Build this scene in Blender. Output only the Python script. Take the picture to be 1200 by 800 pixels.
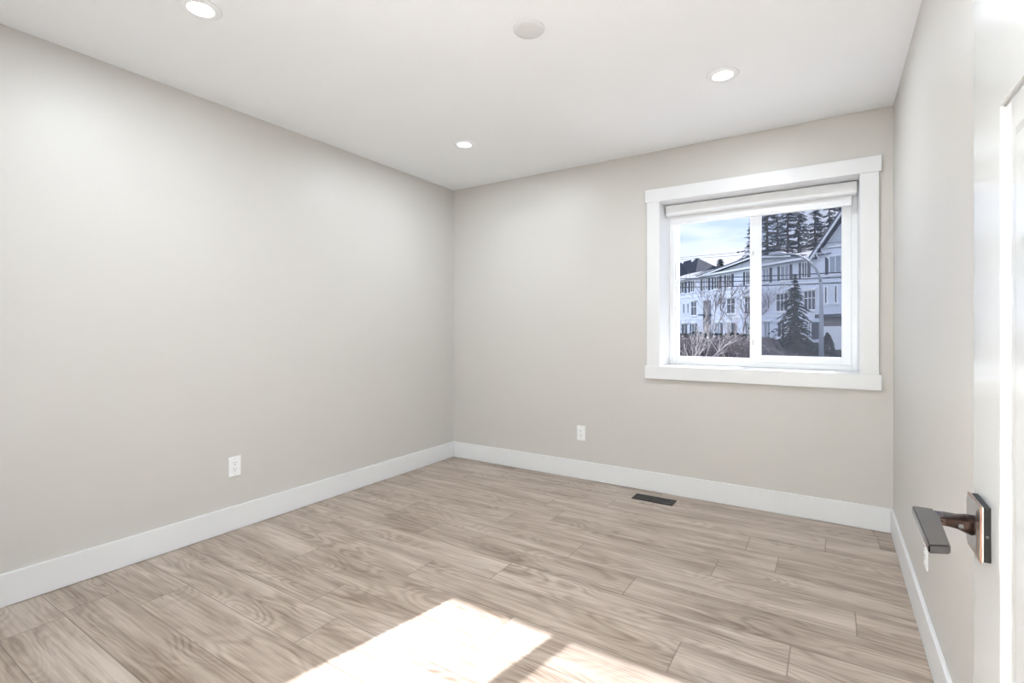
import bpy, bmesh, math, random
from mathutils import Vector, Matrix, noise
R_ = math.radians
random.seed(7)
for o in list(bpy.data.objects): bpy.data.objects.remove(o)
SC = bpy.context.scene
COL = SC.collection

# ---------------------------------------------------------------- camera, exposure, world, sun
TH = R_(32.66); CS, SN = math.cos(TH), math.sin(TH)
EYE = 1.16; FPX = 585.0; HZ = 386.5
cam_d = bpy.data.cameras.new('camera'); cam = bpy.data.objects.new('camera', cam_d); COL.objects.link(cam)
cam.location = (0, 0, EYE); cam.rotation_euler = (R_(90), 0, TH)
cam_d.lens = FPX/1200*36; cam_d.sensor_width = 36; cam_d.shift_y = -(400-HZ)/1200
cam_d.clip_start = 0.02; cam_d.clip_end = 600
SC.camera = cam
SC.view_settings.view_transform = 'Standard'; SC.view_settings.look = 'None'
SC.view_settings.gamma = 1; SC.view_settings.use_curve_mapping = False
SC.view_settings.exposure = 1.02

POT_W = 5.6
HALL_FILL_W = 600.0
DOOR_FILL_W = 6.0     # fill light added out of view just inside the doorway
SUN_W = 15.0
SKY_S = 0.86

w = bpy.data.worlds.new('sky'); SC.world = w; w.use_nodes = True
nt = w.node_tree; nt.nodes.clear()
out = nt.nodes.new('ShaderNodeOutputWorld'); bg = nt.nodes.new('ShaderNodeBackground')
tc = nt.nodes.new('ShaderNodeTexCoord'); mp = nt.nodes.new('ShaderNodeMapping')
mp.inputs['Scale'].default_value = (2.2, 2.2, 9.0); mp.inputs['Location'].default_value = (0.3, 1.7, 0.35)
no = nt.nodes.new('ShaderNodeTexNoise'); no.inputs['Scale'].default_value = 1.3; no.inputs['Detail'].default_value = 6
no.inputs['Roughness'].default_value = 0.5
cr = nt.nodes.new('ShaderNodeValToRGB')
cr.color_ramp.elements[0].position = 0.40; cr.color_ramp.elements[0].color = (0.43, 0.54, 0.73, 1)
cr.color_ramp.elements[1].position = 0.56; cr.color_ramp.elements[1].color = (0.74, 0.76, 0.82, 1)
sp = nt.nodes.new('ShaderNodeSeparateXYZ')
hr = nt.nodes.new('ShaderNodeMapRange'); hr.inputs['From Min'].default_value = 0.10; hr.inputs['From Max'].default_value = 0.17
hr.inputs['To Min'].default_value = 1.0; hr.inputs['To Max'].default_value = 0.0
mx = nt.nodes.new('ShaderNodeMixRGB'); mx.inputs['Color2'].default_value = (0.74, 0.76, 0.82, 1)
L = nt.links.new
L(tc.outputs['Generated'], mp.inputs['Vector']); L(mp.outputs[0], no.inputs['Vector']); L(no.outputs['Fac'], cr.inputs['Fac'])
L(tc.outputs['Generated'], sp.inputs[0]); L(sp.outputs['Z'], hr.inputs['Value']); L(hr.outputs[0], mx.inputs['Fac'])
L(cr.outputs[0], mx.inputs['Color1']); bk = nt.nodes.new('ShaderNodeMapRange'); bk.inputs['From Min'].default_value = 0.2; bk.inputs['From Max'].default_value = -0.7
bk.inputs['To Min'].default_value = 1.0; bk.inputs['To Max'].default_value = 1.9        # unseen sky behind the viewpoint raised to brighten the townhouse front
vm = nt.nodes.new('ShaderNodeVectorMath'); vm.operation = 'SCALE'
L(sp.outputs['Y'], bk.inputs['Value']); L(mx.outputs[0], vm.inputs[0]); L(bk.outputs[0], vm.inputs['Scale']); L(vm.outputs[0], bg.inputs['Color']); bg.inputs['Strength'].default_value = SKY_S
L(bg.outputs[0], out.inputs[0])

sd = bpy.data.lights.new('sun', 'SUN'); so = bpy.data.objects.new('sun', sd); COL.objects.link(so)
sd.energy = SUN_W; sd.angle = R_(0.53); sd.color = (1.0, 0.985, 0.965)
sdir = Vector((-0.185, -1.0, -0.48)).normalized()
so.rotation_euler = sdir.to_track_quat('-Z', 'Y').to_euler(); so.location = (3, 20, 20)

# ---------------------------------------------------------------- helpers
def room(F, R): return (R*CS - F*SN, F*CS + R*SN)          # forward/right of the viewpoint -> plan position
def tag(o, label=None, cat=None, group=None, kind=None):
    if label: o['label'] = label
    if cat: o['category'] = cat
    if group: o['group'] = group
    if kind: o['kind'] = kind
    return o
def empty(name, loc=(0, 0, 0), rz=0):
    o = bpy.data.objects.new(name, None); COL.objects.link(o); o.location = loc; o.rotation_euler = (0, 0, rz)
    o.empty_display_size = 0.1
    return o
class MB:
    def __init__(s): s.bm = bmesh.new()
    def box(s, x0, x1, y0, y1, z0, z1, bev=0.0):
        r = bmesh.ops.create_cube(s.bm, size=1)
        for v in r['verts']:
            v.co = Vector((x0+(v.co.x+.5)*(x1-x0), y0+(v.co.y+.5)*(y1-y0), z0+(v.co.z+.5)*(z1-z0)))
        if bev > 0:
            es = set(e for v in r['verts'] for e in v.link_edges)
            bmesh.ops.bevel(s.bm, geom=list(es), offset=bev, segments=2, affect='EDGES', profile=0.5)
        return s
    def poly(s, pts):
        vs = [s.bm.verts.new(p) for p in pts]; s.bm.faces.new(vs); return s
    def prism(s, pts, off):
        off = Vector(off)
        a = [s.bm.verts.new(p) for p in pts]; b = [s.bm.verts.new(Vector(p)+off) for p in pts]
        n = len(a); s.bm.faces.new(a); s.bm.faces.new(b[::-1])
        for i in range(n): s.bm.faces.new((a[i], b[i], b[(i+1) % n], a[(i+1) % n]))
        return s
    def tube(s, pts, rad, n=8, cap=True):
        pts = [Vector(p) for p in pts]
        if not hasattr(rad, '__len__'): rad = [rad]*len(pts)
        rings = []
        for i, p in enumerate(pts):
            d = (pts[min(i+1, len(pts)-1)]-pts[max(i-1, 0)]).normalized()
            up = Vector((0, 0, 1)) if abs(d.z) < 0.9 else Vector((1, 0, 0))
            a = d.cross(up).normalized(); b = d.cross(a)
            rings.append([s.bm.verts.new(p+(a*math.cos(2*math.pi*k/n)+b*math.sin(2*math.pi*k/n))*rad[i]) for k in range(n)])
        for i in range(len(rings)-1):
            for k in range(n): s.bm.faces.new((rings[i][k], rings[i][(k+1) % n], rings[i+1][(k+1) % n], rings[i+1][k]))
        if cap:
            s.bm.faces.new(rings[0][::-1]); s.bm.faces.new(rings[-1])
        return s
    def lathe(s, prof, c=(0, 0, 0), n=48):
        rings = []
        for r, z in prof:
            if r < 1e-6: rings.append([s.bm.verts.new((c[0], c[1], c[2]+z))])
            else: rings.append([s.bm.verts.new((c[0]+r*math.cos(2*math.pi*k/n), c[1]+r*math.sin(2*math.pi*k/n), c[2]+z)) for k in range(n)])
        for a, b in zip(rings, rings[1:]):
            for k in range(n):
                k2 = (k+1) % n
                if len(a) == 1 and len(b) > 1: s.bm.faces.new((a[0], b[k2], b[k]))
                elif len(b) == 1 and len(a) > 1: s.bm.faces.new((a[k], a[k2], b[0]))
                elif len(a) > 1: s.bm.faces.new((a[k], a[k2], b[k2], b[k]))
        return s
    def build(s, name, m, parent=None, smooth=False, fix=True):
        if fix: bmesh.ops.recalc_face_normals(s.bm, faces=s.bm.faces)
        me = bpy.data.meshes.new(name); s.bm.to_mesh(me); s.bm.free()
        if smooth: me.polygons.foreach_set('use_smooth', [True]*len(me.polygons))
        me.materials.append(m)
        o = bpy.data.objects.new(name, me); COL.objects.link(o)
        if parent: o.parent = parent
        return o

def mat(name, col, rough=0.6, metal=0.0, spec=0.5, nscale=None, namt=0.04, bump=0.0, bscale=60):
    m = bpy.data.materials.new(name); m.use_nodes = True; t = m.node_tree; b = t.nodes['Principled BSDF']
    b.inputs['Base Color'].default_value = (*col, 1); b.inputs['Roughness'].default_value = rough
    b.inputs['Metallic'].default_value = metal; b.inputs['Specular IOR Level'].default_value = spec
    tc = t.nodes.new('ShaderNodeTexCoord')
    if nscale:
        n = t.nodes.new('ShaderNodeTexNoise'); n.inputs['Scale'].default_value = nscale; n.inputs['Detail'].default_value = 4
        r = t.nodes.new('ShaderNodeValToRGB')
        r.color_ramp.elements[0].position = .3; r.color_ramp.elements[1].position = .7
        r.color_ramp.elements[0].color = (*[max(0, c*(1-namt)) for c in col], 1)
        r.color_ramp.elements[1].color = (*[min(1, c*(1+namt)) for c in col], 1)
        t.links.new(tc.outputs['Object'], n.inputs['Vector']); t.links.new(n.outputs['Fac'], r.inputs['Fac'])
        t.links.new(r.outputs[0], b.inputs['Base Color'])
    if bump:
        n2 = t.nodes.new('ShaderNodeTexNoise'); n2.inputs['Scale'].default_value = bscale; n2.inputs['Detail'].default_value = 3
        bp = t.nodes.new('ShaderNodeBump'); bp.inputs['Strength'].default_value = bump; bp.inputs['Distance'].default_value = 0.002
        t.links.new(tc.outputs['Object'], n2.inputs['Vector']); t.links.new(n2.outputs['Fac'], bp.inputs['Height'])
        t.links.new(bp.outputs[0], b.inputs['Normal'])
    return m
def emis(name, col, s):
    m = bpy.data.materials.new(name); m.use_nodes = True; b = m.node_tree.nodes['Principled BSDF']
    b.inputs['Base Color'].default_value = (.9, .9, .9, 1)
    b.inputs['Emission Color'].default_value = (*col, 1); b.inputs['Emission Strength'].default_value = s
    return m

M_wall = mat('greige_wall_paint', (.60, .576, .543), .42, spec=.45, nscale=3, namt=.006, bump=.12, bscale=220)
M_ceil = mat('ceiling_paint', (.94, .952, .968), .8, spec=.2, nscale=4, namt=.004, bump=.08, bscale=200)
M_trim = mat('white_trim_paint', (.76, .762, .765), .35, nscale=5, namt=.005)
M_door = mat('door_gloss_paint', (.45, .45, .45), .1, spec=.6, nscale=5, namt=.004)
M_vinyl = mat('white_vinyl', (.86, .87, .88), .3, nscale=8, namt=.004)
M_blind = mat('blind_fabric', (.84, .84, .84), .7, nscale=300, namt=.02)
M_plate = mat('plate_plastic', (.86, .86, .86), .3, nscale=40, namt=.004)
M_slot = mat('slot_dark', (.05, .05, .05), .5, nscale=40, namt=.1)
M_screw = mat('screw_paint', (.6, .6, .6), .35, nscale=90, namt=.05)
M_cover = mat('cover_plate', (.76, .76, .76), .5, nscale=20, namt=.004)
M_vent = mat('bronze_vent', (.025, .022, .02), .5, metal=.2, nscale=60, namt=.2)
M_louver = mat('louver_metal', (.05, .048, .045), .4, metal=.3, nscale=60, namt=.1)
M_duct = mat('duct_dark', (.012, .012, .012), .8, nscale=20, namt=.2)
M_bronze = mat('satin_bronze', (.15, .14, .135), .18, metal=1, nscale=120, namt=.05)
M_rose = mat('brushed_rose', (.50, .485, .47), .25, metal=1, nscale=120, namt=.05)
M_brown = mat('brown_bronze', (.04, .024, .02), .25, metal=.9, nscale=120, namt=.1)
M_black = mat('black_bronze', (.006, .006, .006), .45, spec=.2, metal=.0, nscale=300, namt=.3)
M_copper = mat('copper_edge', (.30, .16, .11), .4, metal=1, nscale=60, namt=.05)
M_steel = mat('steel', (.10, .10, .10), .5, metal=1, nscale=60, namt=.05)
M_lens = emis('lamp_lens', (1, .99, .96), 2.5)

# ---------------------------------------------------------------- floor material
def floor_material():
    m = bpy.data.materials.new('oak_laminate_planks'); m.use_nodes = True; t = m.node_tree; b = t.nodes['Principled BSDF']
    N = lambda k: t.nodes.new('ShaderNode'+k); Lk = t.links.new
    def mth(op, a, b_=None, c=None):
        n = N('Math'); n.operation = op
        for i, v in enumerate((a, b_, c)):
            if v is None: continue
            if isinstance(v, (int, float)): n.inputs[i].default_value = v
            else: Lk(v, n.inputs[i])
        return n.outputs[0]
    tc = N('TexCoord'); s = N('SeparateXYZ'); Lk(tc.outputs['Object'], s.inputs[0])
    X, Y = s.outputs[0], s.outputs[1]
    W, LEN = .196, 1.215
    # rows measured across the room, joints along each row
    ry = mth('DIVIDE', mth('SUBTRACT', Y, 1.315 - W*16), W)      # row index + fraction
    row = mth('FLOOR', ry); fy = mth('SUBTRACT', ry, row)
    joints = {13: -2.662, 14: -2.46, 15: -1.679, 16: -1.873, 17: -2.30, 18: -.473, 19: -.128, 20: -.774, 21: .08, 22: -.482, 23: -.23, 24: -1.6, 25: -.03, 26: -1.0, 27: .2, 12: -1.4, 11: -2.0, 10: -.5}
    offs = None
    acc = mth('MULTIPLY', mth('FRACT', mth('MULTIPLY', row, .3719)), LEN)
    for k, x in joints.items():
        msk = mth('COMPARE', row, k, .3)
        acc = mth('ADD', mth('MULTIPLY', msk, x), mth('MULTIPLY', mth('SUBTRACT', 1.0, msk), acc))
    cx = mth('DIVIDE', mth('SUBTRACT', X, acc), LEN)
    col = mth('FLOOR', cx); fx = mth('SUBTRACT', cx, col)
    cmb = N('CombineXYZ'); Lk(row, cmb.inputs[0]); Lk(col, cmb.inputs[1])
    wn = N('TexWhiteNoise'); wn.noise_dimensions = '2D'; Lk(cmb.outputs[0], wn.inputs['Vector'])
    sw = N('SeparateColor'); Lk(wn.outputs['Color'], sw.inputs[0])
    r1, r2, r3 = sw.outputs[0], sw.outputs[1], sw.outputs[2]
    # seam mask
    ey = mth('MINIMUM', fy, mth('SUBTRACT', 1.0, fy)); ey = mth('MULTIPLY', ey, W)
    ex = mth('MINIMUM', fx, mth('SUBTRACT', 1.0, fx)); ex = mth('MULTIPLY', ex, LEN)
    e = mth('MINIMUM', ex, ey)
    seam = N('MapRange'); seam.inputs['From Min'].default_value = .0010; seam.inputs['From Max'].default_value = .0028
    seam.inputs['To Min'].default_value = 1; seam.inputs['To Max'].default_value = 0; Lk(e, seam.inputs['Value'])
    # figure: contour lines of a stretched noise -> cathedral grain, knots
    gx = mth('ADD', X, mth('MULTIPLY', r1, 37.0)); gy = mth('ADD', Y, mth('MULTIPLY', r2, 19.0))
    def vec(ax, ay, z=0.0):
        c = N('CombineXYZ'); Lk(mth('MULTIPLY', gx, ax), c.inputs[0]); Lk(mth('MULTIPLY', gy, ay), c.inputs[1])
        c.inputs[2].default_value = z; return c.outputs[0]
    def nz(v, detail, rough=.5, dist=0.0):
        n = N('TexNoise'); n.inputs['Scale'].default_value = 1; n.inputs['Detail'].default_value = detail
        n.inputs['Roughness'].default_value = rough; n.inputs['Distortion'].default_value = dist
        Lk(v, n.inputs['Vector']); return n.outputs['Fac']
    f1 = nz(vec(1.7, 6.5), 1.2, .45, .35)
    wob = nz(vec(14, 40, 3.0), 2)
    ph = mth('ADD', mth('MULTIPLY', f1, 95.0), mth('MULTIPLY', wob, 2.6))
    ring = mth('MULTIPLY', mth('ADD', mth('SINE', ph), 1.0), .5)
    ring = mth('POWER', ring, 1.6)
    amt = N('MapRange'); amt.inputs['From Min'].default_value = .38; amt.inputs['From Max'].default_value = .68
    Lk(nz(vec(1.9, 4.5, 9.0), 2), amt.inputs['Value'])
    ringa = mth('MULTIPLY', ring, mth('ADD', mth('MULTIPLY', amt.outputs[0], .85), .15))
    streak = nz(vec(2.6, 95, 5.0), 3, .6)
    fine = nz(vec(9, 420, 6.0), 2, .6)
    blot = nz(vec(1.5, 11, 12.0), 3, .55)
    v = mth('ADD', mth('MULTIPLY', ringa, -.36), mth('MULTIPLY', mth('SUBTRACT', streak, .5), 1.1))
    v = mth('ADD', v, mth('MULTIPLY', mth('SUBTRACT', fine, .5), .35))
    v = mth('ADD', v, mth('MULTIPLY', mth('SUBTRACT', blot, .5), 1.6))
    v = mth('ADD', v, mth('MULTIPLY', mth('SUBTRACT', r3, .5), .14))
    v = mth('ADD', v, .62)
    ramp = N('ValToRGB'); el = ramp.color_ramp.elements
    el[0].position = 0; el[0].color = (.18, .125, .09, 1)
    el[1].position = 1; el[1].color = (.57, .485, .415, 1)
    e2 = ramp.color_ramp.elements.new(.45); e2.color = (.355, .28, .223, 1)
    e3 = ramp.color_ramp.elements.new(.7); e3.color = (.45, .368, .305, 1)
    Lk(v, ramp.inputs['Fac'])
    # small dark knots
    vo = N('TexVoronoi'); vo.inputs['Scale'].default_value = 1; Lk(vec(1.7, 6.0, 2.0), vo.inputs['Vector'])
    kn = N('MapRange'); kn.inputs['From Min'].default_value = .015; kn.inputs['From Max'].default_value = .05
    kn.inputs['To Min'].default_value = .55; kn.inputs['To Max'].default_value = 0; Lk(vo.outputs['Distance'], kn.inputs['Value'])
    k1 = N('MixRGB'); k1.inputs['Color2'].default_value = (.12, .085, .06, 1)
    Lk(kn.outputs[0], k1.inputs['Fac']); Lk(ramp.outputs[0], k1.inputs['Color1'])
    s1 = N('MixRGB'); s1.inputs['Color2'].default_value = (.17, .13, .10, 1)
    Lk(mth('MULTIPLY', seam.outputs[0], .8), s1.inputs['Fac']); Lk(k1.outputs[0], s1.inputs['Color1'])
    Lk(s1.outputs[0], b.inputs['Base Color'])
    b.inputs['Roughness'].default_value = .36; b.inputs['Specular IOR Level'].default_value = .55
    bp = N('Bump'); bp.inputs['Strength'].default_value = .25; bp.inputs['Distance'].default_value = .001
    h = mth('SUBTRACT', mth('MULTIPLY', v, .15), seam.outputs[0]); Lk(h, bp.inputs['Height']); Lk(bp.outputs[0], b.inputs['Normal'])
    return m
M_floor = floor_material()

# ---------------------------------------------------------------- room shell
XL, XR, YB, H = -2.926, .295, 3.572, 2.44
YF = .06           # inner face of the wall the doorway is in
BBH, BBT = .14, .014
WX0, WX1, WZ0, WZ1 = -1.034, .137, .902, 2.073      # clear window opening
YW = 3.83          # inner face of the vinyl frame
def struct(o, label, cat): return tag(o, label, cat, kind='structure')

fl = MB().box(XL-.15, XR+.15, -1.6, YB+.02, -.1, 0).build('floor', M_floor)
struct(fl, 'light taupe oak plank floor running the width of the room', 'floor')
ce = MB().box(XL-.15, XR+.15, -1.6, YB+.3, H, H+.12).build('ceiling', M_ceil)
struct(ce, 'flat white painted ceiling with recessed lights', 'ceiling')
struct(MB().box(XL-.15, XL, -1.6, YB+.3, 0, H).build('wall_left', M_wall), 'long blank greige wall with one outlet on the left', 'wall')
struct(MB().box(XR, XR+.15, -1.6, YB+.3, 0, H).build('wall_right', M_wall), 'narrow greige wall behind the open door on the right', 'wall')
b = MB(); j = .018
b.box(XL, WX0-j, YB, YB+.3, 0, H); b.box(WX1+j, XR, YB, YB+.3, 0, H)
b.box(WX0-j, WX1+j, YB, YB+.3, 0, WZ0-j); b.box(WX0-j, WX1+j, YB, YB+.3, WZ1+j, H)
struct(b.build('wall_back', M_wall), 'greige far wall with the white framed window', 'wall')
DX0, DX1, DH = -.61, .16, 2.035
b = MB(); b.box(XL, DX0, YF-.12, YF, 0, H); b.box(DX1+.035, XR, YF-.12, YF, 0, H); b.box(DX0, DX1+.035, YF-.12, YF, DH, H)
struct(b.build('wall_front', M_wall), 'greige wall around the doorway the room is seen from', 'wall')
# hallway behind the viewpoint closes the space
struct(MB().box(XL, XR, -1.6, -1.45, 0, H).build('wall_hallway', M_wall), 'greige hallway wall behind the doorway', 'wall')

def base(name, x0, x1, y0, y1, ax, label):
    bb = MB().box(x0, x1, y0, y1, .0015, BBH, .0025).build(name, M_trim); struct(bb, label, 'baseboard')
base('baseboard_left', XL, XL+BBT, YF, YB, 0, 'tall flat white baseboard along the left wall')
base('baseboard_back', XL+BBT, XR-BBT, YB-BBT, YB, 1, 'tall flat white baseboard along the window wall')
base('baseboard_right', XR-BBT, XR, YF, YB, 0, 'tall flat white baseboard along the right wall')

# window -------------------------------------------------------------
win = empty('window_1', ((WX0+WX1)/2, YB, WZ0)); struct(win, 'white sliding window with two panes and wide flat casing on the far wall', 'window')
ox, oy, oz = win.location
def wbox(mb, x0, x1, y0, y1, z0, z1, bev=0): mb.box(x0-ox, x1-ox, y0-oy, y1-oy, z0-oz, z1-oz, bev); return mb
CY = YB-.018
wbox(MB(), -1.137, .241, CY-.004, YB, WZ1, 2.165, .0015).build('head_casing', M_trim, win)
wbox(MB(), -1.137, .241, CY-.004, YB, .812, WZ0, .0015).build('bottom_casing', M_trim, win)
wbox(MB(), -1.124, WX0, CY, YB, WZ0, WZ1, .0015).build('side_casing', M_trim, win)
wbox(MB(), WX1, .228, CY, YB, WZ0, WZ1, .0015).build('side_casing', M_trim, win)
jb = MB(); YO = YB+.29
wbox(jb, WX0-j, WX0, YB-.001, YO, WZ0-j, WZ1+j); wbox(jb, WX1, WX1+j, YB-.001, YO, WZ0-j, WZ1+j)
wbox(jb, WX0, WX1, YB-.001, YO, WZ0-j, WZ0); wbox(jb, WX0, WX1, YB-.001, YO, WZ1, WZ1+j)
jb.build('jamb_liner', M_trim, win)
# vinyl frame
fb = MB(); t_ = .032
def ring(mb, x0, x1, z0, z1, y0, y1, wl, wr, wb, wt, bev=.003):
    wbox(mb, x0, x0+wl, y0, y1, z0, z1, bev); wbox(mb, x1-wr, x1, y0, y1, z0, z1, bev)
    wbox(mb, x0+wl, x1-wr, y0, y1, z0, z0+wb, bev); wbox(mb, x0+wl, x1-wr, y0, y1, z1-wt, z1, bev)
ring(fb, WX0, WX1, WZ0, WZ1, YW, YO, t_, t_, t_, t_)
fb.build('window_frame', M_vinyl, win)
GXL0, GXL1, GXR0, GXR1 = -.975, -.487, -.412, .052
sl = MB(); ring(sl, WX0+t_, GXL1+.035, WZ0+t_, WZ1-t_, YW+.034, YW+.06, GXL0-WX0-t_, .035, .028, .03)
sash_l = sl.build('fixed_sash', M_vinyl, win)
sr = MB(); ring(sr, GXL1+.012, WX1-t_, WZ0+t_, WZ1-t_, YW+.008, YW+.032, GXR0-GXL1-.012, WX1-t_-GXR1, .05, .04)
sash_r = sr.build('sliding_sash', M_vinyl, win)
m = bpy.data.materials.new('window_glass'); m.use_nodes = True; t = m.node_tree; t.nodes.clear()
o_ = t.nodes.new('ShaderNodeOutputMaterial'); mi = t.nodes.new('ShaderNodeMixShader'); tr = t.nodes.new('ShaderNodeBsdfTransparent')
gl = t.nodes.new('ShaderNodeBsdfGlossy'); fr = t.nodes.new('ShaderNodeFresnel'); fr.inputs['IOR'].default_value = 1.15
tr.inputs[0].default_value = (.93, .94, .98, 1); gl.inputs['Roughness'].default_value = .15
t.links.new(fr.outputs[0], mi.inputs[0]); t.links.new(tr.outputs[0], mi.inputs[1]); t.links.new(gl.outputs[0], mi.inputs[2]); t.links.new(mi.outputs[0], o_.inputs[0])
M_glass = m
m = bpy.data.materials.new('insect_screen'); m.use_nodes = True; t = m.node_tree; t.nodes.clear()
o_ = t.nodes.new('ShaderNodeOutputMaterial'); mi = t.nodes.new('ShaderNodeMixShader'); tr = t.nodes.new('ShaderNodeBsdfTransparent')
di = t.nodes.new('ShaderNodeBsdfDiffuse'); di.inputs[0].default_value = (.08, .09, .12, 1); mi.inputs[0].default_value = .25
t.links.new(tr.outputs[0], mi.inputs[1]); t.links.new(di.outputs[0], mi.inputs[2]); t.links.new(mi.outputs[0], o_.inputs[0])
M_screen = m
gz0, gz1 = WZ0+t_+.02, WZ1-t_-.02
wbox(MB(), GXL0-.01, GXL1+.01, YW+.045, YW+.048, gz0, gz1).build('pane', M_glass, sash_l)
wbox(MB(), GXR0-.01, GXR1+.01, YW+.019, YW+.022, gz0+.02, gz1-.01).build('pane', M_glass, sash_r)
sc = wbox(MB(), GXR0-.04, WX1-t_, YO-.012, YO-.011, WZ0+t_, WZ1-t_).build('insect_screen', M_screen, win)
la = MB(); wbox(la, -.468, -.458, YW-.004, YW+.009, 1.055, 1.095, .002); wbox(la, -.468, -.458, YW-.004, YW+.009, 1.68, 1.71, .002)
la.build('latch', M_screw, win)

# blind ---------------------------------------------------------------
bl = empty('roller_blind', ((WX0+WX1)/2, YB+.12, 1.99)); tag(bl, 'white roller blind rolled up at the top of the window', 'blind')
ox, oy, oz = bl.location
prof = [(.0, 2.066), (.0, 2.01), (.006, 2.0), (.018, 1.994), (.072, 1.994), (.072, 2.066)]
YC = YB+.115
def cas(mb, x0, x1, pr):
    mb.prism([(x0-ox, YC+p[0]-oy, p[1]-oz) for p in pr], (x1-x0, 0, 0)); return mb
cas(MB(), WX0+.008, WX1-.012, prof).build('cassette', M_vinyl, bl)
br = MB()
cas(br, WX0+.03, WX1-.035, [(.055, 1.994), (.055, 1.972), (.063, 1.972), (.063, 1.994)])
br.build('fabric', M_blind, bl)
cas(MB(), WX0+.03, WX1-.035, [(.046, 1.972), (.044, 1.955), (.046, 1.934), (.07, 1.932), (.072, 1.972)]).build('bottom_rail', M_vinyl, bl)
for x in (WX0+.004, WX1-.012):
    cas(MB(), x, x+.004, [(.002, 2.062), (.002, 2.01), (.02, 1.997), (.07, 1.997), (.07, 2.072)]).build('end_cap', M_slot if 0 else M_screw, bl)
for x in (-.85, -.02):
    cas(MB(), x, x+.03, [(.01, 2.073), (.01, 2.064), (.05, 2.064), (.05, 2.073)]).build('bracket', M_screw, bl)

# outlets -------------------------------------------------------------
def outlet(loc, rz, label, grp='white wall outlets'):
    r = empty('wall_outlet', loc, rz); tag(r, label, 'outlet', grp)
    MB().box(-.035, .035, -.0055, 0, -.057, .057, .002).build('cover_plate', M_plate, r)
    f = MB().box(-.0165, .0165, -.0075, -.004, -.034, .034, .001).build('receptacle', M_plate, r)
    s = MB()
    for z in (.017, -.017):
        s.box(-.0085, -.0065, -.0080, -.0070, z, z+.009); s.box(.0055, .0075, -.0080, -.0070, z+.001, z+.008)
        s.tube([(0, -.0080, z-.008), (0, -.0070, z-.008)], .0028, 10)
    s.build('slots', M_slot, f)
    for z in (.047, -.047): MB().tube([(0, -.0065, z), (0, -.004, z)], .003, 12).build('screw', M_screw, r)
    return r
outlet((XL, 1.573, .368), R_(90), 'white duplex outlet on the left wall above the baseboard')
outlet((-1.647, YB, .357), 0, 'white duplex outlet on the far wall left of the floor vent')
outlet((XR, 2.376, .34), R_(-90), 'white outlet on the right wall seen edge on behind the door lever')

# floor vent ----------------------------------------------------------
vx0, vx1, vy0, vy1 = -1.163, -.886, 3.337, 3.452
fv = empty('floor_vent', ((vx0+vx1)/2, (vy0+vy1)/2, 0)); tag(fv, 'black slotted metal register in the floor below the window', 'vent')
hx, hy = (vx1-vx0)/2, (vy1-vy0)/2
f = MB(); bw = .02
for a in ((-hx, hx, -hy, -hy+bw), (-hx, hx, hy-bw, hy), (-hx, -hx+.026, -hy+bw, hy-bw), (hx-.026, hx, -hy+bw, hy-bw)):
    f.box(a[0], a[1], a[2], a[3], 0, .005, .0015)
fr_ = f.build('vent_frame', M_vent, fv)
n = 13
for k in range(n):
    x = -hx+.026 + (k+.5)*(2*hx-.052)/n
    MB().box(x-.0042, x+.0042, -hy+bw, hy-bw, .0008, .0042).build('louver', M_louver, fv)
MB().box(-hx+.02, hx-.02, -.003, .003, .001, .0044).build('cross_bar', M_vent, fv)
MB().box(-hx+.02, hx-.02, -hy+.015, hy-.015, .0001, .0007).build('duct_opening', M_duct, fv)

# ceiling lights ------------------------------------------------------
def pot(x, y, label, watts=None):
    r = empty('recessed_light', (x, y, H)); tag(r, label, 'ceiling light', 'recessed lights in the white ceiling')
    MB().lathe([(.0475, -.0045), (.049, -.0055), (.072, -.003), (.076, 0), (.0475, 0), (.0475, -.0045)]).build('trim_ring', M_ceil, r, True)
    MB().lathe([(0, -.004), (.0476, -.004), (.0476, -.001), (0, -.001)]).build('lens', M_lens, r)
    ld = bpy.data.lights.new('lamp', 'AREA'); ld.shape = 'DISK'; ld.size = .09; ld.energy = watts or POT_W; ld.color = (.835, .925, 1)
    lo = bpy.data.objects.new('lamp', ld); COL.objects.link(lo); lo.parent = r; lo.location = (0, 0, -.0075)
    return r
pot(-2.118, 1.005, 'round recessed ceiling light nearest the viewer at the upper left')
pot(-.462, 2.683, 'round recessed ceiling light closest to the window')
pot(-2.135, 2.72, 'round recessed ceiling light near the far left corner')
pot(-1.45, .42, 'unseen round fill light added in the ceiling just inside the doorway', DOOR_FILL_W)  # extra recessed light added out of view to even out the room
cp = MB().lathe([(0, -.011), (.05, -.0105), (.062, -.008), (.067, -.003), (.0675, 0), (0, 0)]).build('ceiling_cover', M_cover, None, True)
cp.location = (-1.085, 1.827, H); tag(cp, 'blank round off white cover on the ceiling between the lights', 'ceiling cover')
hl = empty('hallway_fill', (-1.85, -.8, H)); tag(hl, 'unseen round fill light added in the hallway behind the doorway', 'ceiling light')  # unseen fixture added to send soft fill through the doorway
MB().lathe([(0, -.02), (.12, -.018), (.15, 0), (0, 0)]).build('diffuser', M_lens, hl, True)
ld = bpy.data.lights.new('hallway_fill_lamp', 'AREA'); ld.shape = 'DISK'; ld.size = .24; ld.energy = HALL_FILL_W; ld.color = (.835, .925, 1)
lo = bpy.data.objects.new('hallway_fill_lamp', ld); COL.objects.link(lo); lo.parent = hl; lo.location = (0, 0, -.022)

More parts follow.
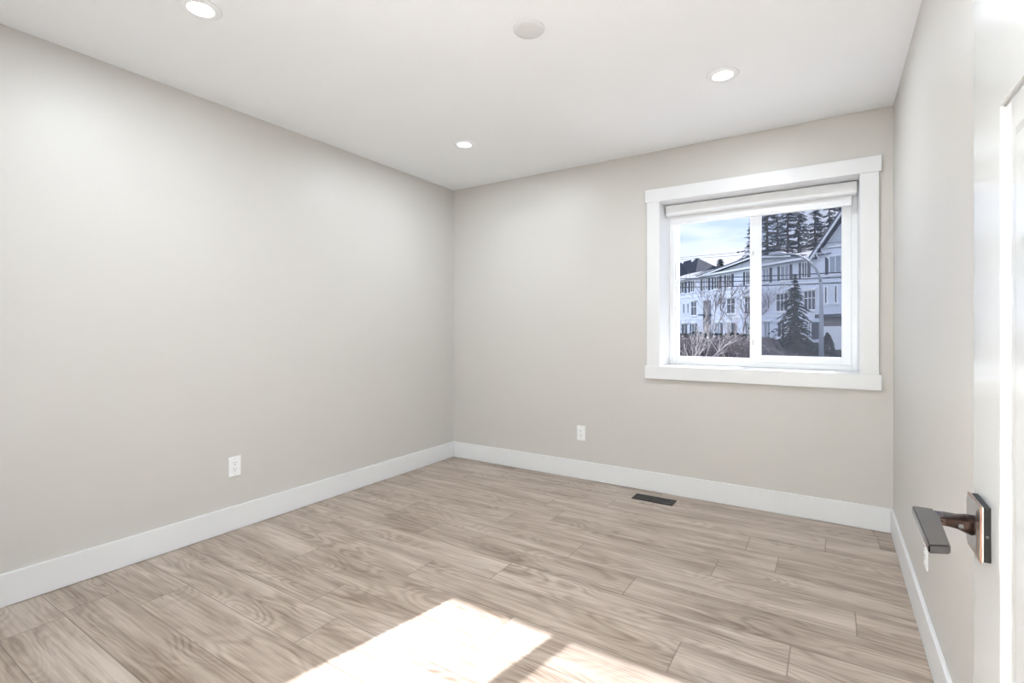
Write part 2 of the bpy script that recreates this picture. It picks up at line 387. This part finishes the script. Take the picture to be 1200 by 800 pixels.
# door ----------------------------------------------------------------
DF, DE, DHNG = .158, .885, .10        # face x, latch edge y, hinge edge y
door = empty('door_1', (DF, DHNG, 0)); struct(door, 'glossy white panelled door standing open at the right edge', 'door')
Wd = DE-DHNG
lb = MB(); rec = .0045; st = .122
zs = [.012, .25, 1.409, 1.529, 1.90, 2.032]      # rails
def dbox(mb, y0, y1, z0, z1, x0=0, x1=.035, bev=.0): mb.box(x0, x1, y0, y1, z0, z1, bev)
dbox(lb, Wd-st, Wd, zs[0], zs[5]); dbox(lb, 0, st, zs[0], zs[5])
for a, c in ((zs[0], zs[1]), (zs[2], zs[3]), (zs[4], zs[5])): dbox(lb, st, Wd-st, a, c)
for a, c in ((zs[1], zs[2]), (zs[3], zs[4])):
    dbox(lb, st, Wd-st, a, c, rec, .035-rec)
bmesh.ops.remove_doubles(lb.bm, verts=lb.bm.verts, dist=1e-5)
leaf = lb.build('door_leaf', M_door, door)
for a, c in ((zs[1], zs[2]), (zs[3], zs[4])):
    p = MB(); e = .036; g = .012; y0, y1 = st+e, Wd-st-e; z0, z1 = a+e, c-e
    A = [(rec, y0, z0), (rec, y1, z0), (rec, y1, z1), (rec, y0, z1)]
    B = [(rec-.0025, y0+g, z0+g), (rec-.0025, y1-g, z0+g), (rec-.0025, y1-g, z1-g), (rec-.0025, y0+g, z1-g)]
    p.poly(B)
    for i in range(4): p.poly([A[i], A[(i+1) % 4], B[(i+1) % 4], B[i]])
    p.poly(A[::-1])
    p.build('raised_panel', M_door, door)
    # rounded moulding round the recess
    q = MB(); k = .0045
    for (p0, p1) in (((st, a), (Wd-st, a)), ((Wd-st, a), (Wd-st, c)), ((Wd-st, c), (st, c)), ((st, c), (st, a))):
        q.tube([(rec, p0[0], p0[1]), (rec, p1[0], p1[1])], .0018, 8)
    q.build('panel_moulding', M_door, door, True)
for z in (.25, 1.02, 1.80):
    MB().tube([(-.006, -.004, z-.045), (-.006, -.004, z+.045)], .006, 12).build('hinge', M_black, door, True)
# handle set
hs = empty('door_handle', (0, .832-DHNG, .917)); hs.parent = door
hs['label'] = 'dark bronze square rose with flat lever'
hw = .0325
MB().box(-.007, .0, -hw, hw, -hw, hw, .0008).build('rose_base', M_black, hs)
rp = MB()
def sq(x, h): return [(x, -h, -h), (x, h, -h), (x, h, h), (x, -h, h)]
prv = None
lv = [(-.0068, hw), (-.0088, hw), (-.0100, hw-.0008), (-.0120, hw-.0065), (-.0122, hw-.0072)]
rings = [[rp.bm.verts.new(p) for p in sq(*a)] for a in lv]
for a, c in zip(rings, rings[1:]):
    for i in range(4): rp.bm.faces.new((a[i], a[(i+1) % 4], c[(i+1) % 4], c[i]))
rp.bm.faces.new(rings[0][::-1]); rp.bm.faces.new(rings[-1])
rp.build('rose_plate', M_rose, hs)
ce_ = MB(); h = hw+.0004
for s1, s2 in (((-h, -h), (h, -h)), ((h, -h), (h, h)), ((h, h), (-h, h)), ((-h, h), (-h, -h))):
    ce_.tube([(-.0092, s1[0], s1[1]), (-.0092, s2[0], s2[1])], .0009, 6)
ce_.build('copper_edge', M_copper, hs)
# neck: loft from round boss at the rose to flat bar
nk = MB(); segs = [(-.0115, .0135, .0125), (-.018, .0125, .0115), (-.026, .0135, .008), (-.036, .0155, .0058), (-.050, .0165, .0048)]
rings = []
for i, (x, ry, rz) in enumerate(segs):
    pw = .5 + i*.12
    rg = []
    for k in range(24):
        a = 2*math.pi*k/24; c, s_ = math.cos(a), math.sin(a)
        e = 1.0 if i < 2 else (.7 if i == 2 else .35)
        rg.append(nk.bm.verts.new((x, ry*math.copysign(abs(c)**e, c), rz*math.copysign(abs(s_)**e, s_)+.003*min(i, 3)/3)))
    rings.append(rg)
for a, c in zip(rings, rings[1:]):
    for k in range(24): nk.bm.faces.new((a[k], a[(k+1) % 24], c[(k+1) % 24], c[k]))
nk.bm.faces.new(rings[0]); nk.bm.faces.new(rings[-1][::-1])
nk.build('neck', M_brown, hs, True)
lv_ = MB(); zt, zb = .0082, -.0018
lv_.prism([(-.068, .020, zb), (-.046, .020, zb), (-.044, -.010, zb), (-.049, -.116, zb), (-.069, -.126, zb)], (0, 0, zt-zb))
bmesh.ops.bevel(lv_.bm, geom=list(lv_.bm.edges), offset=.0014, segments=2, affect='EDGES')
lv_.build('lever', M_bronze, hs)
MB().tube([(-.024, -.0142, .0005), (-.024, -.0125, .0005)], .0028, 12).build('set_screw', M_steel, hs)
MB().tube([(-.0035, -hw-.0009, -.002), (-.0035, -hw+.001, -.002)], .0016, 10).build('rose_screw', M_steel, hs)

# ---------------------------------------------------------------- outside
GZ = -1.2
def siding():
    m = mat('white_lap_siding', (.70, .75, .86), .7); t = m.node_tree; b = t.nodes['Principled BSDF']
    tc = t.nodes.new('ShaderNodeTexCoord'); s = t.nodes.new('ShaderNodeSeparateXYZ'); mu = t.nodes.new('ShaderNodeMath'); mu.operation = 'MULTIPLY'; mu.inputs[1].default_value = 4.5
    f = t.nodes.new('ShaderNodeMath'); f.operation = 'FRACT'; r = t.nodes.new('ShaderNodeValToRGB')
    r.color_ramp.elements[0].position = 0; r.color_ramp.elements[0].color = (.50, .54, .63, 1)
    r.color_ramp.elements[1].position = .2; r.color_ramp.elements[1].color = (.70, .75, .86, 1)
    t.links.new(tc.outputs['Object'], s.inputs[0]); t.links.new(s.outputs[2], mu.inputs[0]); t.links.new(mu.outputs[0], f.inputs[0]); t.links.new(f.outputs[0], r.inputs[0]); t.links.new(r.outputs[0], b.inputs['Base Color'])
    return m
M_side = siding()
M_shake = mat('gable_shake', (.50, .54, .60), .8, nscale=3, namt=.12)
M_xtrim = mat('exterior_trim', (.80, .83, .88), .6, nscale=2, namt=.02)
M_roof = mat('grey_shingles', (.13, .14, .165), .95, spec=.1, nscale=2.5, namt=.25)
M_roofd = mat('dark_shingles', (.035, .042, .058), .95, spec=.1, nscale=1.2, namt=.3)
M_shut = mat('slate_shutter', (.06, .075, .10), .6, nscale=4, namt=.1)
M_xglass = mat('house_glass', (.07, .09, .115), .15, nscale=.8, namt=.5)
M_curt = mat('pale_curtain', (.33, .37, .44), .7, nscale=2, namt=.1)
M_found = mat('garage_stone', (.22, .21, .22), .9, nscale=5, namt=.3)
M_ground = mat('lawn_and_road', (.10, .12, .10), .95, nscale=.3, namt=.3)
M_bounce = mat('bounce_concrete', (.42, .41, .40), .9, nscale=2, namt=.1)
M_spruce = mat('spruce_needles', (.022, .042, .036), .9, spec=.02, nscale=2, namt=.5)
M_fir = mat('fir_needles', (.07, .09, .09), .85, spec=.1, nscale=.5, namt=.5)
M_bark = mat('conifer_bark', (.075, .06, .05), .9, nscale=3, namt=.3)
M_birch = mat('pale_bark', (.42, .39, .38), .85, nscale=6, namt=.25)
M_twig = mat('twig', (.15, .13, .135), .9, nscale=4, namt=.4)
M_hedge = mat('hedge_leaves', (.03, .045, .035), .85, nscale=2, namt=.5)
M_lampp = mat('galvanised_pole', (.3, .33, .38), .7, metal=.0, nscale=2, namt=.05)
M_wire = mat('cable', (.02, .025, .035), .6, nscale=2, namt=.1)

g = MB().box(-180, 140, YB+.31, 260, GZ-.3, GZ).build('ground', M_ground); struct(g, 'dark lawn and street outside the window', 'ground')
g = MB().box(-4, 3, YB+.32, 11, GZ, GZ+.02).build('bounce_slab', M_bounce); struct(g, 'unseen added pale patio just outside the window', 'bounce_slab')  # pale surface added out of view to bounce sunlight onto the ceiling

# townhouse ------------------------------------------------------------
HX, HY = room(60, 25.9)
HA = math.atan2(-CS+.244*SN, .244*CS+SN)
def fs(px, y=0.0):                                   # along the facade
    u = (px-600)/FPX; return (60*u+.237*y*u-25.9-.972*y)/(.237+.9715*u)
th = empty('townhouse', (HX, HY, GZ), HA); tag(th, 'long white three storey townhouse with dark shutters across the street', 'building')
Z = lambda z: z-GZ
s0, s1 = fs(775), fs(949)
sG = 13.3; sA = 17.2; sE = 2*sA-sG; WY = -.3
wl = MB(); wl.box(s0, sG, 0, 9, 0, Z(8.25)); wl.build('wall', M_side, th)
# main roof
rf = MB(); ye, yr = -.6, 5.0
rf.prism([(s0-.5, ye, Z(8.15)), (s0-.5, yr, Z(9.75)), (s0-.5, 10.6, Z(8.15))], (sG+2-s0, 0, 0)); rf.build('roof', M_roof, th)
MB().box(s0-.5, sG, ye-.08, ye, Z(7.98), Z(8.2)).build('fascia', M_xtrim, th)
# broad low gable on the left half
ga, gm, gb = -5.2, 5.2, 10.5
gz, ga_z, gbz = 8.02, 9.2, 8.55
MB().prism([(ga+.8, -.2, Z(gz)), (gb-.3, -.2, Z(gz)), (gb-.3, -.2, Z(gbz)), (gm, -.2, Z(ga_z-.1))], (0, 4.5, 0)).build('gable_wall', M_shake, th)
gr = MB(); gf = MB()
for (a, c, za, zc) in ((ga, gm, gz, ga_z), (gm, gb, ga_z, gbz)):
    gr.prism([(a, -.82, Z(za)+.05), (c, -.82, Z(zc)+.05), (c, -.82, Z(zc)+.17), (a, -.82, Z(za)+.17)], (0, 5.6, 0))
    gf.prism([(a, -.78, Z(za)-.13), (c, -.78, Z(zc)-.13), (c, -.78, Z(zc)+.05), (a, -.78, Z(za)+.05)], (0, .08, 0))
gr.build('gable_roof', M_roof, th); gf.build('rake_board', M_xtrim, th)
# big steep gable wing at the right
az = 12.35; e0, ez = 12.95, 7.8; ex = 2*sA-e0
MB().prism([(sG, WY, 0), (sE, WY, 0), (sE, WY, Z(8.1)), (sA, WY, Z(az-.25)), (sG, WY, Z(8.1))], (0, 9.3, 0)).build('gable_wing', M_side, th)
MB().prism([(sG+.7, WY-.08, Z(8.75)), (sE-.7, WY-.08, Z(8.75)), (sA, WY-.08, Z(az-.35))], (0, .08, 0)).build('gable_shakes', M_shake, th)
MB().box(sG+.5, sE-.5, WY-.14, WY+.02, Z(8.62), Z(8.78)).build('gable_band', M_xtrim, th)
gr = MB(); gf = MB()
for e in (e0, ex):
    gr.prism([(e, -.94, Z(ez)+.1), (sA, -.94, Z(az)+.1), (sA, -.94, Z(az)+.3), (e, -.94, Z(ez)+.3)], (0, 10, 0))
    gf.prism([(e, -.9, Z(ez)-.16), (sA, -.9, Z(az)-.16), (sA, -.9, Z(az)+.12), (e, -.9, Z(ez)+.12)], (0, .1, 0))
gr.build('wing_roof', M_roof, th); gf.build('rake_board', M_xtrim, th)
kb = MB(); kb.tube([(sG+.35, WY-.02, Z(7.6)), (sG+.35, -.85, Z(8.3))], .07, 6); kb.tube([(sG+.35, WY-.02, Z(8.3)), (sG+.35, -.86, Z(8.3))], .07, 6)
kb.tube([(sG+1.3, WY-.06, Z(7.7)), (sG+.5, WY-.06, Z(8.6))], .07, 6)
kb.build('bracket', M_xtrim, th)

def yw(px): return WY if px > 951 else 0.0
def hwin(px0, px1, z0, z1, nx=2, ny=1, head=True, sill=True, curtain=False):
    y = yw(px0); a, c = fs(px0, y), fs(px1, y); f = MB(); tw = .1
    a_, c_ = a, c
    f.box(a_-tw, a_, y-.08, y+.02, Z(z0)-tw, Z(z1)+tw); f.box(c_, c_+tw, y-.08, y+.02, Z(z0)-tw, Z(z1)+tw)
    f.box(a_, c_, y-.08, y+.02, Z(z0)-tw, Z(z0)); f.box(a_, c_, y-.08, y+.02, Z(z1), Z(z1)+tw)
    for k in range(1, nx): x = a_+(c_-a_)*k/nx; f.box(x-.035, x+.035, y-.06, y+.01, Z(z0), Z(z1))
    for k in range(1, ny): z = Z(z0)+(z1-z0)*(.62 if ny == 2 else k/ny); f.box(a_, c_, y-.06, y+.01, z-.035, z+.035)
    if head: f.box(a_-.28, c_+.28, y-.22, y, Z(z1)+tw, Z(z1)+tw+.14)
    if sill: f.box(a_-.18, c_+.18, y-.16, y, Z(z0)-tw-.1, Z(z0)-tw)
    o = f.build('house_window', M_xtrim, th)
    MB().box(a_, c_, y-.03, y-.01, Z(z0), Z(z1)).build('pane', M_curt if curtain else M_xglass, o)
def shut(px0, px1, z0, z1):
    y = yw(px0); a, c = fs(px0, y), fs(px1, y); MB().box(a, c, y-.07, y-.005, Z(z0)-.05, Z(z1)+.05).build('shutter', M_shut, th)
T0, T1 = 6.3, 7.72
for (a, c, sl_, sr_) in ((795, 802, 0, 1), (810, 814, 1, 0), (824.5, 829.5, 1, 1), (837.5, 842.5, 1, 1), (852.3, 856.6, 1, 1), (874.8, 879, 1, 1), (894.5, 901.3, 0, 1), (915.5, 924.8, 1, 1), (941.3, 948.5, 1, 1)):
    if a == 941.3: a, c = 940.6, 945.8
    hwin(a, c, T0, T1, 2, 1, head=False, curtain=(a in (915.5, 894.5, 824.5)))
    wd = 2.2+(a-795)/190*1.6
    if sl_: shut(a-wd-.5, a-.5, T0, T1)
    if sr_: shut(c+.5, c+wd+.5, T0, T1)
hwin(972.8, 986, T0, T1+.1, 2, 1, head=False, curtain=True); shut(967.6, 971.8, T0, T1+.1); shut(987, 992, T0, T1+.1)
for (a, c, nx, ny) in ((810.5, 816.5, 2, 2), (852.5, 861.5, 2, 2), (873.5, 880, 2, 2), (910.5, 923.5, 3, 2), (930, 944.0, 3, 2)):
    if a == 930: a, c = 943, 956
    hwin(a, c, 3.15, 4.9, nx, ny)
for (a, c) in ((801, 802.5), (806, 807.4), (838.3, 839.8), (844.3, 845.8), (868.6, 869.9), (889, 890.5), (900.2, 902)): hwin(a, c, 3.5, 4.75, 1, 1, sill=False, head=False)
for (a, c) in ((967.3, 969.3), (979, 981)): hwin(a, c, 3.65, 5.1, 1, 1, head=False)
for (a, c, cu) in ((799, 806, 0), (945.5, 950, 1), (838, 844, 1), (852.5, 857, 1), (874, 878, 0), (896, 903, 1), (912, 920, 0)): hwin(a, c, .45, 1.95, 2, 1, curtain=cu)
shut(857.7, 863, .45, 1.95); shut(844.8, 847, .45, 1.95); shut(809, 811, .45, 1.95); shut(814.5, 817, .45, 1.95); hwin(811.5, 814, .45, 1.95, 1, 1)
# entries: dark stone bays with doors
def entry(px0, px1, top):
    a, c = fs(px0), fs(px1)
    o = MB().box(a, c, -.25, .02, 0, Z(top)).build('entry_bay', M_found, th)
    MB().box(a+.3, c-.3, -.3, -.24, 0, 2.3).build('entry_door', M_shut, o)
    MB().box(a-.15, c+.15, -.9, 0, Z(top)-1.9, Z(top)-1.75).build('canopy', M_shut, o)
entry(826, 833, 4.9); entry(880.5, 887, 4.9)
MB().box(s0, sG, -.06, .01, Z(5.55), Z(5.75)).build('belt_trim', M_xtrim, th)
MB().box(s0, sG, -.06, .01, Z(2.55), Z(2.72)).build('belt_trim', M_xtrim, th)
# garage and porch recess under the wing
go = MB().box(fs(960, WY), sE-.6, WY-.5, WY+.05, Z(2.25), Z(2.6)).build('porch_beam', M_shut, th)
MB().box(fs(962, WY), sE-.9, WY-.12, WY+.02, 0, Z(2.25)).build('porch_stone', M_found, th)
MB().box(fs(966, WY), fs(966, WY)+4, WY-.2, WY-.1, 0, Z(1.5)).build('garage_door', M_xtrim, th)
a = fs(952, WY); MB().box(a, a+.8, WY-.1, WY+.02, Z(.3), Z(1.9)).build('shutter', M_shut, th)

# far house with a big dark hip roof behind
def at(px, py, F):
    R = (px-600)/FPX*F; x, y = room(F, R); return Vector((x, y, EYE+(HZ-py)*F/FPX))
c = at(808, 304, 102)
fh = empty('house', (c.x, c.y, GZ), HA); tag(fh, 'dark roofed house rising behind the left end of the townhouse', 'building')
hz_ = c.z-GZ
MB().box(-14, 9, -5, 6, 0, hz_-6).build('wall', M_side, fh)
r = MB(); A = [(-15, -6, hz_-6), (10.5, -6, hz_-6), (10.5, 7, hz_-6), (-15, 7, hz_-6)]; r1, r2 = (-8, .5, hz_), (2.2, .5, hz_)
r.poly([A[0], A[1], r2, r1]); r.poly([A[1], A[2], r2]); r.poly([A[2], A[3], r1, r2]); r.poly([A[3], A[0], r1]); r.poly(A[::-1])
r.build('roof', M_roofd, fh)
for x in (-2.6, 1.2): MB().box(x-.25, x+.25, -.2, .3, hz_-.6, hz_-.1).build('roof_vent', M_xtrim, fh)
c = at(779, 309, 84)
nh = empty('house', (c.x, c.y, GZ), HA); tag(nh, 'white gabled house end at the far left of the view', 'building')
hz2 = c.z-GZ
MB().prism([(-4, -1, 0), (3.2, -1, 0), (3.2, -1, hz2-3.4), (0, -1, hz2), (-4, -1, hz2-3.4)], (0, 4, 0)).build('wall', M_side, nh)
rr = MB(); rr.prism([(0, -1.3, hz2), (3.5, -1.3, hz2-3.7), (3.5, -1.3, hz2-3.5), (0, -1.3, hz2+.25)], (0, 4.5, 0)); rr.build('roof', M_roofd, nh)

# street light ----------------------------------------------------------
LF = 32; c = at(962.5, 386, LF); sl0 = empty('street_light', (c.x, c.y, GZ)); tag(sl0, 'curved arm street light on a pale metal pole outside', 'street light')
Rv = Vector((CS, SN, 0))
def lp(px, py): return Vector((0, 0, EYE+(HZ-py)*LF/FPX-GZ)) + Rv*((px-962.5)*LF/FPX)
MB().tube([lp(962.5, 430), lp(962.5, 380), lp(962.3, 345), lp(961.5, 330)], [.15, .13, .1, .085], 12).build('pole', M_lampp, sl0, True)
MB().tube([lp(961.5, 330), lp(960, 323), lp(956, 315), lp(950, 308), lp(943, 302.5), lp(934, 298.5), lp(926, 297.2), lp(920, 297.2)], [.08, .075, .07, .065, .06, .06, .055, .055], 10).build('arm', M_lampp, sl0, True)
MB().tube([lp(921, 297.2), lp(917, 297.5), lp(910, 297.3), lp(903, 298), lp(901, 298.6)], [.06, .14, .15, .12, .04], 10).build('lamp_head', M_lampp, sl0, True)
bs = MB().tube([(0, 0, 0), (0, 0, .1)], .25, 12); bs.build('base_plate', M_lampp, sl0)

# cables ---------------------------------------------------------------
def street(px):
    u = (px-600)/FPX; t = (19.35-45*u)/(u+.244); return 45+t
def cable(ya, yb, name, r, label, dF=0):
    P = []
    for k in range(9):
        px = 780+k*28; F = street(px)+dF; y = ya+(yb-ya)*(px-797)/(985-797) + .9*math.sin(math.pi*k/8)
        P.append(at(px, y, F))
    o = MB().tube(P, r, 6).build(name, M_wire, None, True); tag(o, label, 'cable', 'overhead cables along the street')
cable(326.3, 319.0, 'power_line', .042, 'topmost of the three dark cables crossing the townhouse windows')
cable(330.8, 324.6, 'power_line', .042, 'middle of the three dark cables crossing the townhouse windows')
cable(336.3, 331.0, 'power_line', .042, 'lowest of the three dark cables crossing the townhouse windows')
cable(301.5, 283.0, 'overhead_wire', .017, 'thin upper wire against the pale sky above the roofs')
cable(303.6, 289.0, 'overhead_wire', .017, 'thin lower wire against the pale sky just above the roofs')

# vegetation ------------------------------------------------------------
def conifer(name, px, F, ptop, pbase, rad, seed, label, mats, layers=26, per=8, leaf=.5, gap=.0, droop=.25, ground=True, dens=9, grp=None, trunk=.2, taper=False):
    rnd = random.Random(seed); top = at(px, ptop, F); zb = GZ
    root = empty(name, (top.x, top.y, zb)); tag(root, label, 'tree', grp)
    hgt = top.z-zb; low = at(px, pbase, F).z-zb
    f = MB()
    for i in range(layers):
        q = i/(layers-1); z = low+(hgt-low)*q; rr = rad*(1-q)**.95*(.7+.5*rnd.random())+.08; lf = leaf*(.45+.75*(1-q)) if taper else leaf
        for k in range(per):
            if rnd.random() < gap: continue
            a = rnd.random()*6.283; L_ = rr*(.6+.5*rnd.random()); dz0 = rnd.uniform(-.3, .3)*(hgt-low)/layers
            for s in range(dens):
                w_ = (s+.5)/dens; d = L_*w_
                cx_, cy_ = d*math.cos(a), d*math.sin(a); cz = z+dz0-droop*L_*w_**1.5+.12*L_*w_
                for sd_ in (-1, 1):
                    yaw = a+sd_*rnd.uniform(.3, 1.1); ll = lf*rnd.uniform(.6, 1.25)*(1.15-w_*.6)
                    e = Vector((cx_+ll*math.cos(yaw), cy_+ll*math.sin(yaw), cz-ll*rnd.uniform(.15, .6)))
                    w2 = lf*.18; sx = Vector((-math.sin(yaw), math.cos(yaw), rnd.uniform(-.8, .8)))*w2
                    c0 = Vector((cx_, cy_, cz))
                    f.poly([c0-sx, c0+sx, e+sx*.3, e-sx*.3])
    f.build('foliage', mats[0], root, fix=False)
    t = MB(); t.tube([(0, 0, 0), (0, 0, hgt*.55), (0, 0, hgt)], [trunk, trunk*.6, .03], 8)
    for i in range(layers*2):
        a = rnd.random()*6.283; z = low+(hgt-low)*rnd.random()*.9; L_ = rad*(1-(z-low)/(hgt-low))**.8*.8
        t.tube([(0, 0, z), (L_*math.cos(a), L_*math.sin(a), z-droop*L_*.6)], [.05*trunk/.2, .015], 4, cap=False)
    t.build('trunk', mats[1], root)
conifer('spruce_tree', 931, 41, 322, 404, 2.3, 3, 'dark drooping spruce standing in front of the white townhouse', (M_spruce, M_bark), 24, 10, .42, .08, .62, dens=7, taper=True, trunk=.14)
BG = [(899, 80, 222, 4.0, 'tall sparse conifer just right of the window mullion'), (923, 84, 226, 4.2, 'tall conifer with a visible trunk above the lamp head'),
      (936, 88, 232, 3.6, 'tall conifer beside the trunk left of the sky gap'), (955, 82, 238, 4.2, 'tall conifer left of the steep gable'),
      (972, 80, 228, 5.2, 'dense conifer rising behind the steep gable'), (883, 86, 258, 3.4, 'conifer half hidden behind the window mullion'), (911, 96, 236, 3.6, 'more distant conifer between the two tall trunks'), (986, 90, 224, 5, 'conifer at the far right end of the tree line')]
for i, (px, F, pt, rad, lab) in enumerate(BG):
    conifer('conifer', px, F, pt, 318, rad, 20+i, lab, (M_fir, M_bark), 24, 6, .8, .42, .2, dens=5, grp='tall conifers behind the townhouse', trunk=.42)
conifer('conifer', 844, 100, 304, 320, 1.8, 51, 'small distant treetop peeking over the roof line', (M_fir, M_bark), 9, 7, .7, 0, .1, dens=3, trunk=.1)

def bush(name, px, F, ptop, wid, seed, label, m_, cone=False, leaf=.16, n=900):
    rnd = random.Random(seed); top = at(px, ptop, F); hgt = top.z-GZ
    root = empty(name, (top.x, top.y, GZ)); tag(root, label, 'shrub', 'shrubs along the townhouse')
    f = MB()
    for i in range(n):
        z = rnd.random()**.8; rr = wid*((1-z)**.7 if cone else math.sqrt(max(.02, 1-z**2.5)))*rnd.uniform(.7, 1.05)
        a = rnd.random()*6.283; c0 = Vector((rr*math.cos(a), rr*math.sin(a), z*hgt))
        d = Vector((rnd.uniform(-1, 1), rnd.uniform(-1, 1), rnd.uniform(-.4, 1))).normalized()*leaf*rnd.uniform(.7, 1.4)
        e = d.orthogonal().normalized()*leaf*.5
        f.poly([c0-e, c0+d*.6-e*.3, c0+d+e*.2, c0+e])
    o = f.build('foliage', m_, root, fix=False)
    t = MB(); t.tube([(0, 0, 0), (0, 0, hgt*.8)], [.08, .02], 6)
    for k in range(10):
        a = k*.63; t.tube([(0, 0, hgt*.1), (wid*.7*math.cos(a), wid*.7*math.sin(a), hgt*.6)], [.04, .012], 4)
    t.build('stem', M_bark, root)
spots = [(899, 44, 396, 1.5, 0, 'dark shrub at the left end of the bed under the townhouse'), (911, 43, 399, 1.3, 0, 'low dark shrub left of the spruce foot'), (922, 42.5, 398, 1.2, 0, 'dark shrub touching the left of the spruce foot'), (944, 42.5, 400, 1.2, 0, 'dark shrub touching the right of the spruce foot'),
         (953, 42, 402, 1.1, 0, 'low dark shrub left of the street light pole'), (969.5, 42, 391, .75, 1, 'small cone shaped evergreen right of the street light pole'), (980, 40, 411, 1.2, 0, 'low shrub below the garage at the right'),
         (800, 62, 391, 1.9, 0, 'leftmost dark shrub behind the bramble'), (817, 61, 389, 2.1, 0, 'dark shrub behind the bramble near the townhouse entry'), (841, 57, 391, 2.2, 0, 'dark shrub behind the bramble in the middle of the left pane'), (860, 54, 390, 2.0, 0, 'dark shrub behind the bramble near the window mullion'), (878, 52, 392, 1.8, 0, 'dark shrub half behind the window mullion')]
for i, (px, F, pt, wd, cn, lab) in enumerate(spots): bush('shrub', px, F, pt, wd, 80+i, lab, M_hedge, cn)

def bare(px, F, ptop, seed, label, m_, r0, lean=0, depth=5, spread=.5):
    rnd = random.Random(seed); b0 = at(px, ptop, F); hgt = b0.z-GZ
    root = MB()
    def grow(p, d, L_, r, k):
        pts = [p]; rs = [r]
        for i in range(3):
            d = (d+Vector((rnd.uniform(-.12, .12), rnd.uniform(-.12, .12), rnd.uniform(-.02, .08)))).normalized()
            p = p+d*L_/3; pts.append(p); rs.append(r*(1-.13*(i+1)))
        root.tube(pts, rs, 5 if k > 3 else 4, cap=False)
        if k == 0: return
        for i in range(3 if k > 1 else 4):
            q = pts[rnd.choice((1, 2, 3))]
            nd = (d+Vector((rnd.uniform(-1, 1), rnd.uniform(-1, 1), rnd.uniform(-.3, .6)))*spread).normalized()
            grow(q, nd, L_*rnd.uniform(.6, .8), max(r*.55, .006), k-1)
    x, y = b0.x, b0.y
    grow(Vector((0, 0, 0)), Vector((lean*CS, lean*SN, 1)).normalized(), hgt*.42, r0, depth)
    o = root.build('bare_tree', m_); o.location = (x, y, GZ); tag(o, label, 'tree', 'leafless trees outside the left pane')
bare(799, 16, 345, 1, 'slender pale leafless tree leaning right beside the left window frame', M_birch, .045, .5, 4, .6)
bare(826, 24, 330, 2, 'leafless brown tree in front of the townhouse entry', M_twig, .045, .05, 5, .6)
bare(848, 22, 348, 5, 'pale leafless tree in the middle of the left pane', M_birch, .04, .3, 4, .7)
bare(872, 26, 335, 9, 'leafless brown tree closest to the window mullion', M_twig, .045, -.1, 5, .7)
bare(797, 25, 345, 12, 'leafless brown tree at the left edge of the glass', M_twig, .04, .0, 5, .6)
rnd = random.Random(4)
def bramble(n, m_, r, ztop, label):
    f = MB()
    for i in range(n):
        px = rnd.uniform(775, 912); F = rnd.uniform(19, 31); p = at(px, 386, F); p.z = GZ
        mx_ = ztop*(1.0 if px < 885 else .55)*rnd.uniform(.6, 1.0)+abs(noise.noise(Vector((px*.05, F*.2, 0))))*.4
        a = rnd.random()*6.283; L_ = rnd.uniform(.8, 2.2); pts = []
        for k in range(6):
            q = k/5; pts.append(p+Vector((math.cos(a)*L_*q+rnd.uniform(-.05, .05), math.sin(a)*L_*q+rnd.uniform(-.05, .05), mx_*math.sin(math.pi*(.05+.85*q))+rnd.uniform(-.05, .05))))
        f.tube(pts, [r*1.2, r, r, r*.8, r*.6, r*.4], 4, cap=False)
    o = f.build('bramble', m_, fix=False); tag(o, label, 'bramble', kind='stuff'); return o
bramble(2600, M_twig, .014, 2.0, 'tangled brown leafless bramble filling the bottom of the left pane')
bramble(70, M_birch, .02, 2.0, 'pale bent stems running through the brown bramble')
